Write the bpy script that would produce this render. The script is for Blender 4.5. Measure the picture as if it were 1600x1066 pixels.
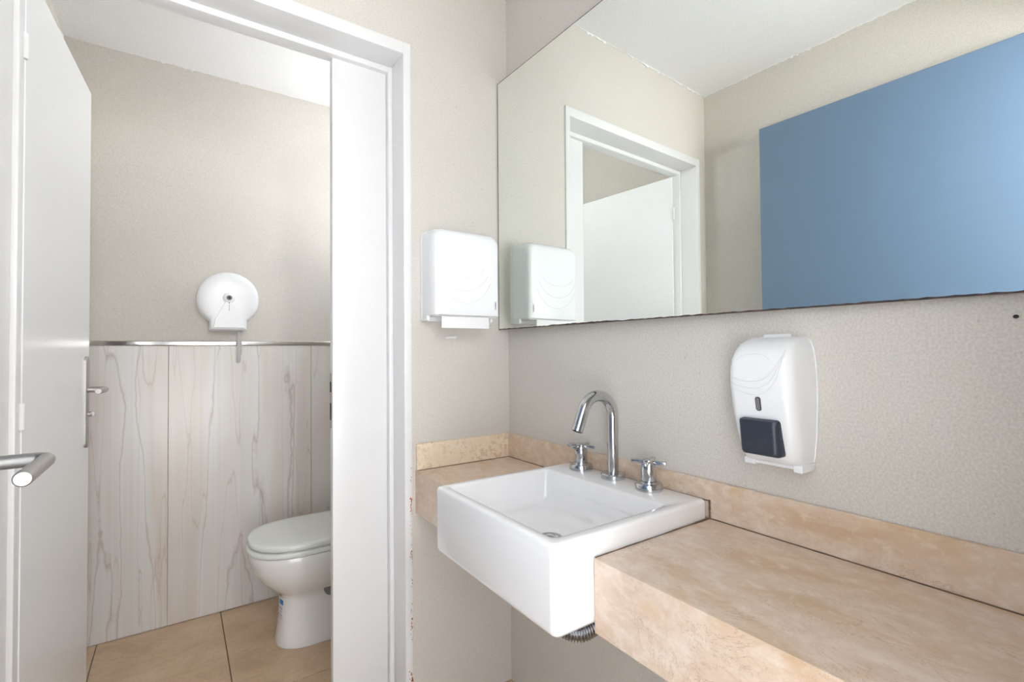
import bpy, bmesh, math, random
from mathutils import Vector, Matrix
random.seed(7)
for o in list(bpy.data.objects): bpy.data.objects.remove(o)
scene = bpy.context.scene
COL = scene.collection

# ------------------------------------------------------------ camera, sky, sun, exposure
cam_d = bpy.data.cameras.new('camera'); cam = bpy.data.objects.new('camera', cam_d); COL.objects.link(cam)
cam_d.sensor_width = 36.0; cam_d.lens = 759.04/1600*36; cam_d.clip_start = 0.01
_r = Vector((0.82378638, -0.56682850, -0.00902514)); _u = Vector((-0.00403101, -0.02177664, 0.99975473)); _f = Vector((0.56688601, 0.82354795, 0.02022420))
_m = Matrix((( _r.x, _u.x, -_f.x, -0.96666), (_r.y, _u.y, -_f.y, -1.42566), (_r.z, _u.z, -_f.z, 1.2), (0, 0, 0, 1)))
cam.matrix_world = _m
scene.camera = cam

world = bpy.data.worlds.new('world'); scene.world = world; world.use_nodes = True
wn = world.node_tree; wn.nodes.clear()
w_out = wn.nodes.new('ShaderNodeOutputWorld'); w_bg = wn.nodes.new('ShaderNodeBackground')
w_bg.inputs['Color'].default_value = (0.93, 0.965, 1.0, 1); w_bg.inputs['Strength'].default_value = 2.4
wn.links.new(w_bg.outputs[0], w_out.inputs[0])

sun_d = bpy.data.lights.new('sun', 'SUN'); sun_d.energy = 22.0; sun_d.angle = math.radians(0.6); sun_d.color = (1.0, 0.98, 0.95)
sun = bpy.data.objects.new('sun', sun_d); COL.objects.link(sun)
sun.rotation_euler = Vector((0.12, -0.27, -0.95)).to_track_quat('-Z', 'Y').to_euler()
sun.location = (0, 3, 6)

def portal(name, loc, direction, sx, sy):
    d = bpy.data.lights.new(name, 'AREA'); d.shape = 'RECTANGLE'; d.size = sx; d.size_y = sy; d.cycles.is_portal = True
    o = bpy.data.objects.new(name, d); COL.objects.link(o); o.location = loc
    o.rotation_euler = Vector(direction).to_track_quat('-Z', 'Y').to_euler()
    return o
portal('entrance_portal', (-0.915, -1.62, 1.10), (0, 1, 0), 0.73, 2.10)
portal('window_portal', (0.13, 0.83, 1.96), (-1, 0, 0), 0.80, 0.95)

# lamp outside the entrance, behind the camera
lamp_d = bpy.data.lights.new('entrance_lamp', 'AREA'); lamp_d.shape = 'DISK'; lamp_d.size = 0.22; lamp_d.energy = 6.2; lamp_d.color = (1.0, 0.985, 0.965)
lamp = bpy.data.objects.new('entrance_lamp', lamp_d); COL.objects.link(lamp); lamp.location = (-0.60, -1.70, 1.92)
lamp.rotation_euler = Vector((-0.22, 1.0, -0.05)).to_track_quat('-Z', 'Y').to_euler()

scene.view_settings.view_transform = 'Standard'; scene.view_settings.look = 'None'
scene.view_settings.gamma = 1.0; scene.view_settings.use_curve_mapping = False
scene.view_settings.exposure = 1.06
scene.cycles.use_denoising = True
scene.cycles.max_bounces = 12; scene.cycles.diffuse_bounces = 8; scene.cycles.glossy_bounces = 6; scene.cycles.transparent_max_bounces = 8
scene.cycles.sample_clamp_indirect = 8.0

# ------------------------------------------------------------ materials
def new_mat(name):
    m = bpy.data.materials.new(name); m.use_nodes = True
    nt = m.node_tree; b = nt.nodes['Principled BSDF']
    return m, nt, b
def N(nt, t, **kw):
    n = nt.nodes.new(t)
    for k, v in kw.items():
        if k in n.inputs: n.inputs[k].default_value = v
        else: setattr(n, k, v)
    return n
def L(nt, a, b): nt.links.new(a, b)
def coords(nt, scale=(1, 1, 1), loc=(0, 0, 0)):
    g = N(nt, 'ShaderNodeNewGeometry'); mp = N(nt, 'ShaderNodeMapping')
    mp.inputs['Scale'].default_value = scale; mp.inputs['Location'].default_value = loc
    L(nt, g.outputs['Position'], mp.inputs['Vector']); return mp.outputs['Vector']
def ramp(nt, fac, stops):
    r = N(nt, 'ShaderNodeValToRGB'); el = r.color_ramp.elements
    el[0].position, el[0].color = stops[0][0], tuple(stops[0][1])+(1,)
    el[1].position, el[1].color = stops[-1][0], tuple(stops[-1][1])+(1,)
    for p, c in stops[1:-1]:
        e = el.new(p); e.color = tuple(c)+(1,)
    L(nt, fac, r.inputs['Fac']); return r.outputs['Color']
def mix(nt, fac, a, b, blend='MIX'):
    m = N(nt, 'ShaderNodeMix', data_type='RGBA', blend_type=blend)
    for sock, v in ((m.inputs[0], fac), (m.inputs[6], a), (m.inputs[7], b)):
        if hasattr(v, 'links'): L(nt, v, sock)
        elif isinstance(v, (int, float)): sock.default_value = v
        else: sock.default_value = tuple(v)+(1,)
    return m.outputs[2]
def noise(nt, vec, scale, detail=4, rough=0.55, dist=0.0):
    n = N(nt, 'ShaderNodeTexNoise'); n.inputs['Scale'].default_value = scale; n.inputs['Detail'].default_value = detail
    n.inputs['Roughness'].default_value = rough; n.inputs['Distortion'].default_value = dist
    L(nt, vec, n.inputs['Vector']); return n.outputs['Fac']
def math_n(nt, op, a, b=None, c=None):
    n = N(nt, 'ShaderNodeMath', operation=op)
    for i, v in enumerate((a, b, c)):
        if v is None: continue
        if hasattr(v, 'links'): L(nt, v, n.inputs[i])
        else: n.inputs[i].default_value = v
    return n.outputs[0]
def bump(nt, b, h, strength, dist=0.002):
    n = N(nt, 'ShaderNodeBump'); n.inputs['Strength'].default_value = strength; n.inputs['Distance'].default_value = dist
    L(nt, h, n.inputs['Height']); L(nt, n.outputs[0], b.inputs['Normal'])
def simple(name, col, rough=0.4, metal=0.0, coat=0.0, spec=0.5, grain=0.0):
    m, nt, b = new_mat(name)
    v = coords(nt); f = noise(nt, v, 35, 3)
    d = tuple(c*(1-grain) for c in col)
    L(nt, mix(nt, f, col, d), b.inputs['Base Color'])
    b.inputs['Roughness'].default_value = rough; b.inputs['Metallic'].default_value = metal
    b.inputs['Coat Weight'].default_value = coat; b.inputs['Specular IOR Level'].default_value = spec
    return m

def plaster(name, c1, c2, speck=0.35, strength=0.16):
    m, nt, b = new_mat(name)
    v = coords(nt)
    big = noise(nt, v, 3.0, 5, 0.6)
    fine = noise(nt, v, 90, 4, 0.6)
    col = mix(nt, ramp(nt, big, [(0.3, (0, 0, 0)), (0.7, (1, 1, 1))]), c1, c2)
    g = noise(nt, v, 260, 2, 0.6)
    col = mix(nt, ramp(nt, g, [(0.35, (1, 1, 1)), (0.65, (0, 0, 0))]), col, tuple(c*0.88 for c in c1))
    vor = N(nt, 'ShaderNodeTexVoronoi', feature='F1'); vor.inputs['Scale'].default_value = 26; L(nt, v, vor.inputs['Vector'])
    sel = noise(nt, v, 17, 1)
    spot = math_n(nt, 'MULTIPLY', math_n(nt, 'LESS_THAN', vor.outputs['Distance'], 0.075), math_n(nt, 'GREATER_THAN', sel, 0.56))
    col = mix(nt, math_n(nt, 'MULTIPLY', spot, speck), col, tuple(c*0.5 for c in c1))
    vor2 = N(nt, 'ShaderNodeTexVoronoi', feature='F1'); vor2.inputs['Scale'].default_value = 95; L(nt, v, vor2.inputs['Vector'])
    sel2 = noise(nt, v, 60, 1)
    spot2 = math_n(nt, 'MULTIPLY', math_n(nt, 'LESS_THAN', vor2.outputs['Distance'], 0.14), math_n(nt, 'GREATER_THAN', sel2, 0.53))
    col = mix(nt, math_n(nt, 'MULTIPLY', spot2, speck), col, tuple(c*0.62 for c in c1))
    L(nt, col, b.inputs['Base Color']); b.inputs['Roughness'].default_value = 0.85
    h = math_n(nt, 'ADD', fine, math_n(nt, 'MULTIPLY', g, 0.5))
    bump(nt, b, h, strength, 0.0015)
    return m

M = {}
M['wall'] = plaster('beige_plaster', (0.64, 0.605, 0.555), (0.675, 0.645, 0.605))
M['ceiling'] = plaster('white_ceiling_paint', (0.83, 0.83, 0.835), (0.85, 0.85, 0.855), 0.0, 0.12)
M['white_paint'] = simple('white_gloss_paint', (0.77, 0.77, 0.775), 0.28, grain=0.03)
M['door_white'] = simple('white_door_laminate', (0.84, 0.85, 0.87), 0.25, grain=0.03)
M['ceramic'] = simple('white_glazed_ceramic', (0.86, 0.86, 0.87), 0.12, coat=0.5, grain=0.02)
M['toilet_ceramic'] = simple('toilet_ceramic', (0.80, 0.80, 0.80), 0.10, coat=0.5, grain=0.02)
M['seat'] = simple('seat_plastic', (0.72, 0.745, 0.71), 0.22, grain=0.02)
M['plastic'] = simple('white_plastic', (0.83, 0.84, 0.86), 0.28, grain=0.01)
M['plastic_line'] = simple('white_plastic_relief', (0.76, 0.765, 0.785), 0.3, grain=0.02)
M['cream_plastic'] = simple('cream_plastic', (0.74, 0.745, 0.73), 0.3, grain=0.01)
M['navy'] = simple('navy_plastic', (0.028, 0.036, 0.058), 0.35, grain=0.1)
M['grey_window'] = simple('smoked_plastic', (0.22, 0.22, 0.24), 0.15, grain=0.1)
M['dark'] = simple('dark_recess', (0.03, 0.027, 0.025), 0.7, grain=0.3)
M['paper'] = simple('tissue_paper', (0.85, 0.85, 0.86), 0.9, grain=0.03)
M['shaded_paper'] = simple('shaded_tissue_paper', (0.56, 0.55, 0.54), 0.9, grain=0.1)  # tissue for the hanging strip, its shade put into the grey colour
M['chrome'] = simple('chrome', (0.62, 0.63, 0.65), 0.12, 1.0, grain=0.18)
M['hose_metal'] = simple('ribbed_grey_metal', (0.42, 0.42, 0.44), 0.25, 1.0, grain=0.3)
M['steel'] = simple('brushed_steel', (0.52, 0.50, 0.475), 0.46, 1.0, grain=0.12)
M['strip'] = simple('polished_steel_strip', (0.75, 0.73, 0.71), 0.16, 1.0, grain=0.1)
M['silicone'] = simple('aged_silicone', (0.24, 0.16, 0.105), 0.6, grain=0.6)
M['grout'] = simple('tile_grout', (0.20, 0.15, 0.11), 0.9, grain=0.3)
M['blue'] = simple('blue_door_laminate', (0.108, 0.178, 0.282), 0.5, spec=0.9, grain=0.02)
M['concrete'] = simple('pale_concrete', (0.60, 0.605, 0.61), 0.9, grain=0.1)
M['rust'] = simple('rust', (0.60, 0.24, 0.07), 0.9, grain=0.7)
M['sticker_blue'] = simple('sticker_blue', (0.03, 0.22, 0.55), 0.5)
M['sticker_white'] = simple('sticker_white', (0.78, 0.79, 0.8), 0.5)
M['sticker_grey'] = simple('sticker_print', (0.35, 0.36, 0.42), 0.5)
M['white_putty'] = simple('white_putty', (0.84, 0.83, 0.81), 0.8, grain=0.03)

m, nt, b = new_mat('mirror_silver')
b.inputs['Base Color'].default_value = (0.92, 0.955, 0.92, 1); b.inputs['Metallic'].default_value = 1; b.inputs['Roughness'].default_value = 0.0
M['mirror'] = m
m, nt, b = new_mat('mirror_edge')
v = coords(nt); f = noise(nt, v, 60, 4)
L(nt, ramp(nt, f, [(0.4, (0.035, 0.028, 0.025)), (0.62, (0.10, 0.06, 0.05))]), b.inputs['Base Color']); b.inputs['Roughness'].default_value = 0.4
M['mirror_edge'] = m

# window pane: thin glass
m, nt, b = new_mat('thin_glass'); nt.nodes.remove(b)
tr = N(nt, 'ShaderNodeBsdfTransparent'); gl = N(nt, 'ShaderNodeBsdfGlossy'); gl.inputs['Roughness'].default_value = 0.02
lw = N(nt, 'ShaderNodeValue'); lw.outputs[0].default_value = 0.05; mx = N(nt, 'ShaderNodeMixShader')
tr.inputs['Color'].default_value = (0.97, 0.98, 0.985, 1)
L(nt, lw.outputs[0], mx.inputs[0]); L(nt, tr.outputs[0], mx.inputs[1]); L(nt, gl.outputs[0], mx.inputs[2]); L(nt, mx.outputs[0], nt.nodes['Material Output'].inputs[0])
M['glass'] = m

def marble(name, seed):
    m, nt, b = new_mat(name)
    v = coords(nt, (1, 1, 1), (seed, seed*2, 0))
    vs = coords(nt, (1.4, 0.55, 1.4), (seed, 0, 0))
    big = noise(nt, vs, 6.0, 6, 0.62, 0.4)
    mid = noise(nt, v, 24, 6, 0.7, 0.6)
    fine = noise(nt, v, 120, 4, 0.65)
    col = ramp(nt, big, [(0.30, (0.66, 0.525, 0.435)), (0.43, (0.72, 0.60, 0.505)), (0.56, (0.68, 0.55, 0.435)), (0.67, (0.58, 0.41, 0.26))])
    col = mix(nt, ramp(nt, mid, [(0.44, (0, 0, 0)), (0.64, (0.55, 0.55, 0.55))]), col, (0.63, 0.475, 0.355))
    col = mix(nt, ramp(nt, mid, [(0.30, (0.5, 0.5, 0.5)), (0.42, (0, 0, 0))]), col, (0.78, 0.68, 0.58))
    bl = noise(nt, coords(nt, (1.2, 0.75, 1.2), (seed+9, 1, 2)), 34, 7, 0.70, 0.35)
    col = mix(nt, ramp(nt, bl, [(0.50, (0, 0, 0)), (0.66, (0.5, 0.5, 0.5))]), col, (0.58, 0.42, 0.305))
    col = mix(nt, ramp(nt, bl, [(0.34, (0.55, 0.55, 0.55)), (0.48, (0, 0, 0))]), col, (0.80, 0.70, 0.61))
    gold = noise(nt, coords(nt, (1.5, 0.7, 1.5), (seed+4, 3, 0)), 7.5, 4, 0.6, 1.0)
    col = mix(nt, ramp(nt, gold, [(0.58, (0, 0, 0)), (0.70, (0.55, 0.55, 0.55))]), col, (0.60, 0.42, 0.22))
    vv = coords(nt, (1.9, 0.8, 1.5), (seed+3, 0, 1))
    vein = noise(nt, vv, 8.5, 7, 0.72, 0.7)
    band = math_n(nt, 'ABSOLUTE', math_n(nt, 'SUBTRACT', vein, 0.5))
    mask = noise(nt, v, 9, 2)
    thin = math_n(nt, 'MULTIPLY', math_n(nt, 'LESS_THAN', band, 0.0050), ramp(nt, mask, [(0.38, (0, 0, 0)), (0.55, (0.6, 0.6, 0.6))]))
    col = mix(nt, thin, col, (0.36, 0.24, 0.15))
    col = mix(nt, ramp(nt, fine, [(0.58, (0, 0, 0)), (0.78, (0.25, 0.25, 0.25))]), col, (0.5, 0.37, 0.26))
    L(nt, col, b.inputs['Base Color']); b.inputs['Roughness'].default_value = 0.30
    bump(nt, b, fine, 0.05, 0.0005)
    return m
M['marble'] = marble('cream_marble', 1.0)
M['marble_back'] = marble('cream_marble_upstand', 5.3)
def marble_pitted():
    m, nt, b = new_mat('cream_marble_pitted')
    v = coords(nt); f = noise(nt, v, 70, 5, 0.7); g = noise(nt, v, 9, 4)
    col = ramp(nt, g, [(0.35, (0.78, 0.64, 0.49)), (0.65, (0.82, 0.70, 0.55))])
    k = math_n(nt, 'MULTIPLY', ramp(nt, f, [(0.50, (0, 0, 0)), (0.58, (1, 1, 1))]), ramp(nt, g, [(0.40, (0.1, 0.1, 0.1)), (0.58, (0.7, 0.7, 0.7))]))
    L(nt, mix(nt, k, col, (0.60, 0.42, 0.25)), b.inputs['Base Color']); b.inputs['Roughness'].default_value = 0.4
    return m
M['marble_pitted'] = marble_pitted()

# veined wall tile, veins run vertically
m, nt, b = new_mat('veined_wall_tile')
v1 = coords(nt, (5.5, 1, 0.50), (2.1, 0, 0.3)); v2 = coords(nt, (11.0, 1, 0.75), (7.7, 0, 2)); v3 = coords(nt, (60, 1, 0.7)); v4 = coords(nt, (1.0, 1, 2.4))
wig = noise(nt, coords(nt, (1, 1, 1)), 14, 3, 0.6)
def vein(vec, sc, w):
    f = noise(nt, vec, sc, 2.5, 0.5); f = math_n(nt, 'ADD', f, math_n(nt, 'MULTIPLY', wig, 0.035))
    return f, math_n(nt, 'ABSOLUTE', math_n(nt, 'SUBTRACT', f, 0.52))
f1, a1 = vein(v1, 1.0, 0); f2, a2 = vein(v2, 1.0, 0)
streak = noise(nt, v3, 1.0, 3)
col = ramp(nt, f1, [(0.34, (0.70, 0.67, 0.64)), (0.52, (0.72, 0.71, 0.705)), (0.62, (0.67, 0.61, 0.56)), (0.72, (0.70, 0.68, 0.66))])
col = mix(nt, ramp(nt, streak, [(0.45, (0, 0, 0)), (0.7, (0.35, 0.35, 0.35))]), col, (0.63, 0.58, 0.53))
l1 = ramp(nt, a1, [(0.0, (0.5, 0.5, 0.5)), (0.0025, (0.2, 0.25, 0.25)), (0.011, (0, 0, 0))])
l2 = ramp(nt, a2, [(0.0, (0.42, 0.42, 0.42)), (0.0025, (0.18, 0.18, 0.18)), (0.010, (0, 0, 0))])
col = mix(nt, l1, col, (0.36, 0.25, 0.17)); col = mix(nt, l2, col, (0.42, 0.31, 0.23))
L(nt, col, b.inputs['Base Color']); b.inputs['Roughness'].default_value = 0.22
M['wall_tile'] = m

# travertine look floor tile
m, nt, b = new_mat('tan_floor_tile')
v = coords(nt); vs = coords(nt, (1, 1.5, 1))
big = noise(nt, vs, 5, 6, 0.68, 0.5); fine = noise(nt, v, 55, 5, 0.7)
col = ramp(nt, big, [(0.3, (0.47, 0.325, 0.20)), (0.5, (0.58, 0.42, 0.275)), (0.7, (0.65, 0.505, 0.355))])
col = mix(nt, ramp(nt, fine, [(0.5, (0, 0, 0)), (0.72, (0.5, 0.5, 0.5))]), col, (0.38, 0.255, 0.15))
oi = N(nt, 'ShaderNodeObjectInfo'); 
col = mix(nt, math_n(nt, 'MULTIPLY', oi.outputs['Random'], 0.15), col, (0.42, 0.31, 0.21))
L(nt, col, b.inputs['Base Color']); b.inputs['Roughness'].default_value = 0.35
M['floor_tile'] = m

# ------------------------------------------------------------ mesh helpers
def finish(bm, name, mat, parent=None, smooth=True, angle=35):
    bmesh.ops.recalc_face_normals(bm, faces=bm.faces)
    me = bpy.data.meshes.new(name); bm.to_mesh(me); bm.free()
    mats = mat if isinstance(mat, (list, tuple)) else [mat]
    for k in mats: me.materials.append(M[k])
    if smooth:
        for p in me.polygons: p.use_smooth = True
        me.set_sharp_from_angle(angle=math.radians(angle))
    o = bpy.data.objects.new(name, me); COL.objects.link(o)
    if parent: o.parent = parent; o.matrix_parent_inverse = parent.matrix_world.inverted()
    return o
def add_box(bm, x0, x1, y0, y1, z0, z1, bev=0.0, seg=2, mi=0):
    t = bmesh.new()
    bmesh.ops.create_cube(t, size=1.0)
    bmesh.ops.scale(t, vec=(x1-x0, y1-y0, z1-z0), verts=t.verts)
    bmesh.ops.translate(t, vec=((x0+x1)/2, (y0+y1)/2, (z0+z1)/2), verts=t.verts)
    if bev: bmesh.ops.bevel(t, geom=t.edges[:], offset=bev, segments=seg, affect='EDGES', profile=0.5)
    for f in t.faces: f.material_index = mi
    merge(bm, t)
def merge(bm, t, mat=None):
    if mat is not None: bmesh.ops.transform(t, matrix=mat, verts=t.verts)
    vm = {}
    for v in t.verts: vm[v] = bm.verts.new(v.co)
    for f in t.faces:
        try:
            n = bm.faces.new([vm[v] for v in f.verts]); n.material_index = f.material_index
        except ValueError: pass
    t.free()
def loft(bm, loops, cap0=True, cap1=True, mi=0):
    rows = [[bm.verts.new(p) for p in lp] for lp in loops]
    n = len(rows[0])
    for a, c in zip(rows, rows[1:]):
        for i in range(n):
            f = bm.faces.new((a[i], a[(i+1) % n], c[(i+1) % n], c[i])); f.material_index = mi
    if cap0: bm.faces.new(rows[0][::-1]).material_index = mi
    if cap1: bm.faces.new(rows[-1]).material_index = mi
    return rows
def rrect(x0, x1, y0, y1, r, k=6):
    """rounded rectangle outline (2-D), r may be a 4-tuple for corners (x1y1, x0y1, x0y0, x1y0)"""
    if not isinstance(r, (list, tuple)): r = (r,)*4
    pts = []
    for (cx, cy, a0, rr) in ((x1, y1, 0, r[0]), (x0, y1, 90, r[1]), (x0, y0, 180, r[2]), (x1, y0, 270, r[3])):
        ox = cx - rr if cx == x1 else cx + rr; oy = cy - rr if cy == y1 else cy + rr
        for i in range(k+1):
            a = math.radians(a0 + 90*i/k); pts.append((ox + rr*math.cos(a), oy + rr*math.sin(a)))
    return pts
def tube(bm, pts, r, n=16, caps=True, mi=0, ref=None):
    pts = [Vector(p) for p in pts]; rad = r if isinstance(r, (list, tuple)) else [r]*len(pts)
    loops = []; nrm = None
    for i, p in enumerate(pts):
        t = (pts[min(i+1, len(pts)-1)] - pts[max(i-1, 0)]).normalized()
        if nrm is None:
            a = Vector((0, 0, 1)) if abs(t.z) < 0.9 else Vector((1, 0, 0)); nrm = t.cross(a).normalized()
        nrm = (nrm - t*nrm.dot(t)).normalized(); bi = t.cross(nrm)
        loops.append([p + rad[i]*(math.cos(2*math.pi*j/n)*nrm + math.sin(2*math.pi*j/n)*bi) for j in range(n)])
    loft(bm, loops, caps, caps, mi)
def lathe(bm, prof, c, n=32, axis='z', mi=0):
    """prof: (radius, height) list"""
    loops = []
    for r, h in prof:
        lp = []
        for j in range(n):
            a = 2*math.pi*j/n
            if axis == 'z': lp.append((c[0]+r*math.cos(a), c[1]+r*math.sin(a), c[2]+h))
            elif axis == 'y': lp.append((c[0]+r*math.cos(a), c[1]+h, c[2]+r*math.sin(a)))
            else: lp.append((c[0]+h, c[1]+r*math.cos(a), c[2]+r*math.sin(a)))
        loops.append(lp)
    loft(bm, loops, True, True, mi)
def empty(name, loc, label, cat, group=None, kind=None):
    o = bpy.data.objects.new(name, None); COL.objects.link(o); o.location = loc; o.empty_display_size = 0.05
    o.matrix_world = Matrix.Translation(loc)
    return tag(o, label, cat, group, kind)
def tag(o, label=None, cat=None, group=None, kind=None):
    if label: o['label'] = label
    if cat: o['category'] = cat
    if group: o['group'] = group
    if kind: o['kind'] = kind
    return o
def struct(name, bm, mat, label, cat, smooth=False):
    return tag(finish(bm, name, mat, None, smooth), label, cat, None, 'structure')
def box_obj(name, mat, parent, *a, bev=0.0, seg=2):
    bm = bmesh.new(); add_box(bm, *a, bev=bev, seg=seg); return finish(bm, name, mat, parent, bool(bev))
def copy_tree(o, parent=None):
    c = o.copy(); COL.objects.link(c)
    if parent: c.parent = parent; c.matrix_parent_inverse = o.matrix_parent_inverse.copy()
    for ch in list(o.children): copy_tree(ch, c)
    return c

# ------------------------------------------------------------ room shell
XL = -1.357; YF = 1.2354; ZC = 2.512; YD = -1.30; FT = 0.054
bm = bmesh.new()
add_box(bm, XL, -1.290, 0, 0.14, -0.05, ZC)
add_box(bm, -0.374, 0.0, 0, 0.14, -0.05, ZC)
add_box(bm, -1.290, -0.374, 0, 0.14, 2.160, ZC)
wall_back = struct('wall_back', bm, 'wall', 'beige plaster wall with the cubicle doorway, behind the towel dispenser', 'wall')
bm = bmesh.new()                                                     # wall with the mirror; window hole in the cubicle
add_box(bm, 0, 0.12, -1.60, 0.46, -0.05, ZC)
add_box(bm, 0, 0.12, 1.205, YF+0.1, -0.05, ZC)
add_box(bm, 0, 0.12, 0.46, 1.205, -0.05, 1.52)
add_box(bm, 0, 0.12, 0.46, 1.205, 2.41, ZC)
wall_right = struct('wall_right', bm, 'wall', 'grey-beige plaster wall that carries the mirror and soap dispenser', 'wall')
bm = bmesh.new(); add_box(bm, XL-0.12, XL, -1.60, YF+0.1, -0.05, ZC)
wall_left = struct('wall_left', bm, 'wall', 'beige plaster wall behind the blue door', 'wall')
bm = bmesh.new(); add_box(bm, XL, 0, YF, YF+0.1, -0.05, ZC)
wall_far = struct('wall_far', bm, 'wall', 'beige plaster wall at the far end of the toilet cubicle, tiled below', 'wall')
bm = bmesh.new()
add_box(bm, XL, -1.262, YD-0.30, YD+0.03, -0.05, 2.14); add_box(bm, XL, 0, YD-0.30, YD-0.12, 2.14, ZC); add_box(bm, -0.57, 0, YD-0.30, YD-0.16, -0.05, 2.14)
wall_front = struct('wall_front', bm, 'wall', 'beige plaster wall with the entrance opening', 'wall')
bm = bmesh.new(); add_box(bm, XL-0.12, 0.12, -1.60, YF+0.1, ZC, ZC+0.12)
ceiling = struct('ceiling', bm, 'ceiling', 'white painted ceiling', 'ceiling')

# ragged paint line where the ceiling meets the walls
def ragged(name, a, b2, nrm, seed, amp=1.0):
    rnd = random.Random(seed); a = Vector(a); b2 = Vector(b2); nrm = Vector(nrm); n = 160; bm = bmesh.new(); top = []; bot = []; hh = 0.003
    for i in range(n+1):
        p = a.lerp(b2, i/n)
        hh = max(0.0012, hh*0.6 + rnd.uniform(-0.0025, 0.0045)*amp); d = hh
        if rnd.random() < 0.06*amp: d += rnd.uniform(0.004, 0.010)
        top.append(p); bot.append(p - Vector((0, 0, d)))
    t0 = [bm.verts.new(p) for p in top]; t1 = [bm.verts.new(p + nrm*0.004) for p in top]; q1 = [bm.verts.new(p + nrm*0.0035) for p in bot]; q0 = [bm.verts.new(p) for p in bot]
    for i in range(n):
        bm.faces.new((t1[i], t1[i+1], q1[i+1], q1[i])); bm.faces.new((q1[i], q1[i+1], q0[i+1], q0[i]))
    o = finish(bm, name, 'ceiling', ceiling, True, 60)
ragged('paint_edge', (XL, -0.001, ZC), (0, -0.001, ZC), (0, -1, 0), 3)
ragged('paint_edge', (XL+0.001, -1.3, ZC), (XL+0.001, 0, ZC), (1, 0, 0), 5)
ragged('paint_edge', (XL, YF-0.001, ZC), (0, YF-0.001, ZC), (0, -1, 0), 8, 0.35)

# floors: tiles with recessed grout
bm = bmesh.new(); add_box(bm, XL-0.12, 0.12, 0.05, YF+0.1, -0.10, -0.003); add_box(bm, XL-0.12, 0.12, -1.60, 0.05, -0.10, FT-0.003)
floor = struct('floor', bm, 'grout', 'tan stone-look tiled floor of washroom and toilet cubicle', 'floor')
gap = 0.0016
def floor_tile(x0, x1, y0, y1, z):
    if x1-x0 < 0.01 or y1-y0 < 0.01: return
    bm = bmesh.new(); add_box(bm, x0+gap, x1-gap, y0+gap, y1-gap, z-0.010, z, 0.0012, 1); finish(bm, 'floor_tile', 'floor_tile', floor, False)
xs = [XL, -1.238, -0.798, -0.358, 0.0]
for i in range(4):
    for y0, y1 in ((0.05, 0.513), (0.513, YF)): floor_tile(xs[i], xs[i+1], y0, y1, 0.0)
    for y0, y1 in ((-1.60, -0.84), (-0.84, -0.40), (-0.40, 0.05)): floor_tile(xs[i], xs[i+1], y0, y1, FT)

# wainscot tiles on the far wall, steel strip on top
for x0, x1 in ((XL, -1.0), (-1.0, -0.40), (-0.40, 0.0)):
    bm = bmesh.new(); add_box(bm, x0+0.0008, x1-0.0008, YF-0.010, YF-0.0002, 0.002, 1.236, 0.0008, 1); finish(bm, 'wall_tile', 'wall_tile', wall_far, False)
for y0, y1 in ((0.14, 0.70), (0.70, YF-0.010)):
    bm = bmesh.new(); add_box(bm, XL+0.0002, XL+0.010, y0+0.0008, y1-0.0008, 0.002, 1.236, 0.0008, 1); finish(bm, 'wall_tile', 'wall_tile', wall_left, False)
    bm = bmesh.new(); add_box(bm, -0.010, -0.0002, y0+0.0008, y1-0.0008, 0.002, 1.236, 0.0008, 1); finish(bm, 'wall_tile', 'wall_tile', wall_right, False)
bm = bmesh.new(); add_box(bm, XL, 0, YF-0.014, YF-0.0002, 1.2365, 1.258, 0.004, 3)
tag(finish(bm, 'trim_1', 'strip'), 'polished steel strip along the top of the veined tiles', 'trim', None, 'structure')

# cubicle window (behind the door panel, lights the cubicle)
bm = bmesh.new(); y0, y1, z0, z1 = 0.461, 1.204, 1.521, 2.409
for b4 in ((y0, y1, z0, z0+0.04), (y0, y1, z1-0.04, z1), (y0, y0+0.04, z0+0.04, z1-0.04), (y1-0.04, y1, z0+0.04, z1-0.04), (y0+0.04, y1-0.04, 1.955, 2.035)):
    add_box(bm, 0.045, 0.085, b4[0], b4[1], b4[2], b4[3], 0.003, 1)
win = struct('window_1', bm, 'white_paint', 'white framed high window of the toilet cubicle', 'window')
for a, c in ((1.561, 1.955), (2.035, 2.369)):
    box_obj('pane', 'glass', win, 0.063, 0.067, 0.501, 1.164, a, c)

# ground outside the entrance
bm = bmesh.new(); add_box(bm, -14, 14, -16, -1.602, -0.12, FT-0.01)
add_box(bm, 0.122, 14, -1.602, 14, -0.12, FT-0.01)
struct('ground', bm, 'concrete', 'pale sunlit paving outside the entrance', 'ground')

bm = bmesh.new(); add_box(bm, -3.4, 0.12, -3.10, -1.602, ZC, ZC+0.12)  # added roof slab, out of view, holds sky light back from the entrance
struct('sky_blocker_roof', bm, 'ceiling', 'added unseen roof slab outside the entrance, cuts the sky light', 'roof')

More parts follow.
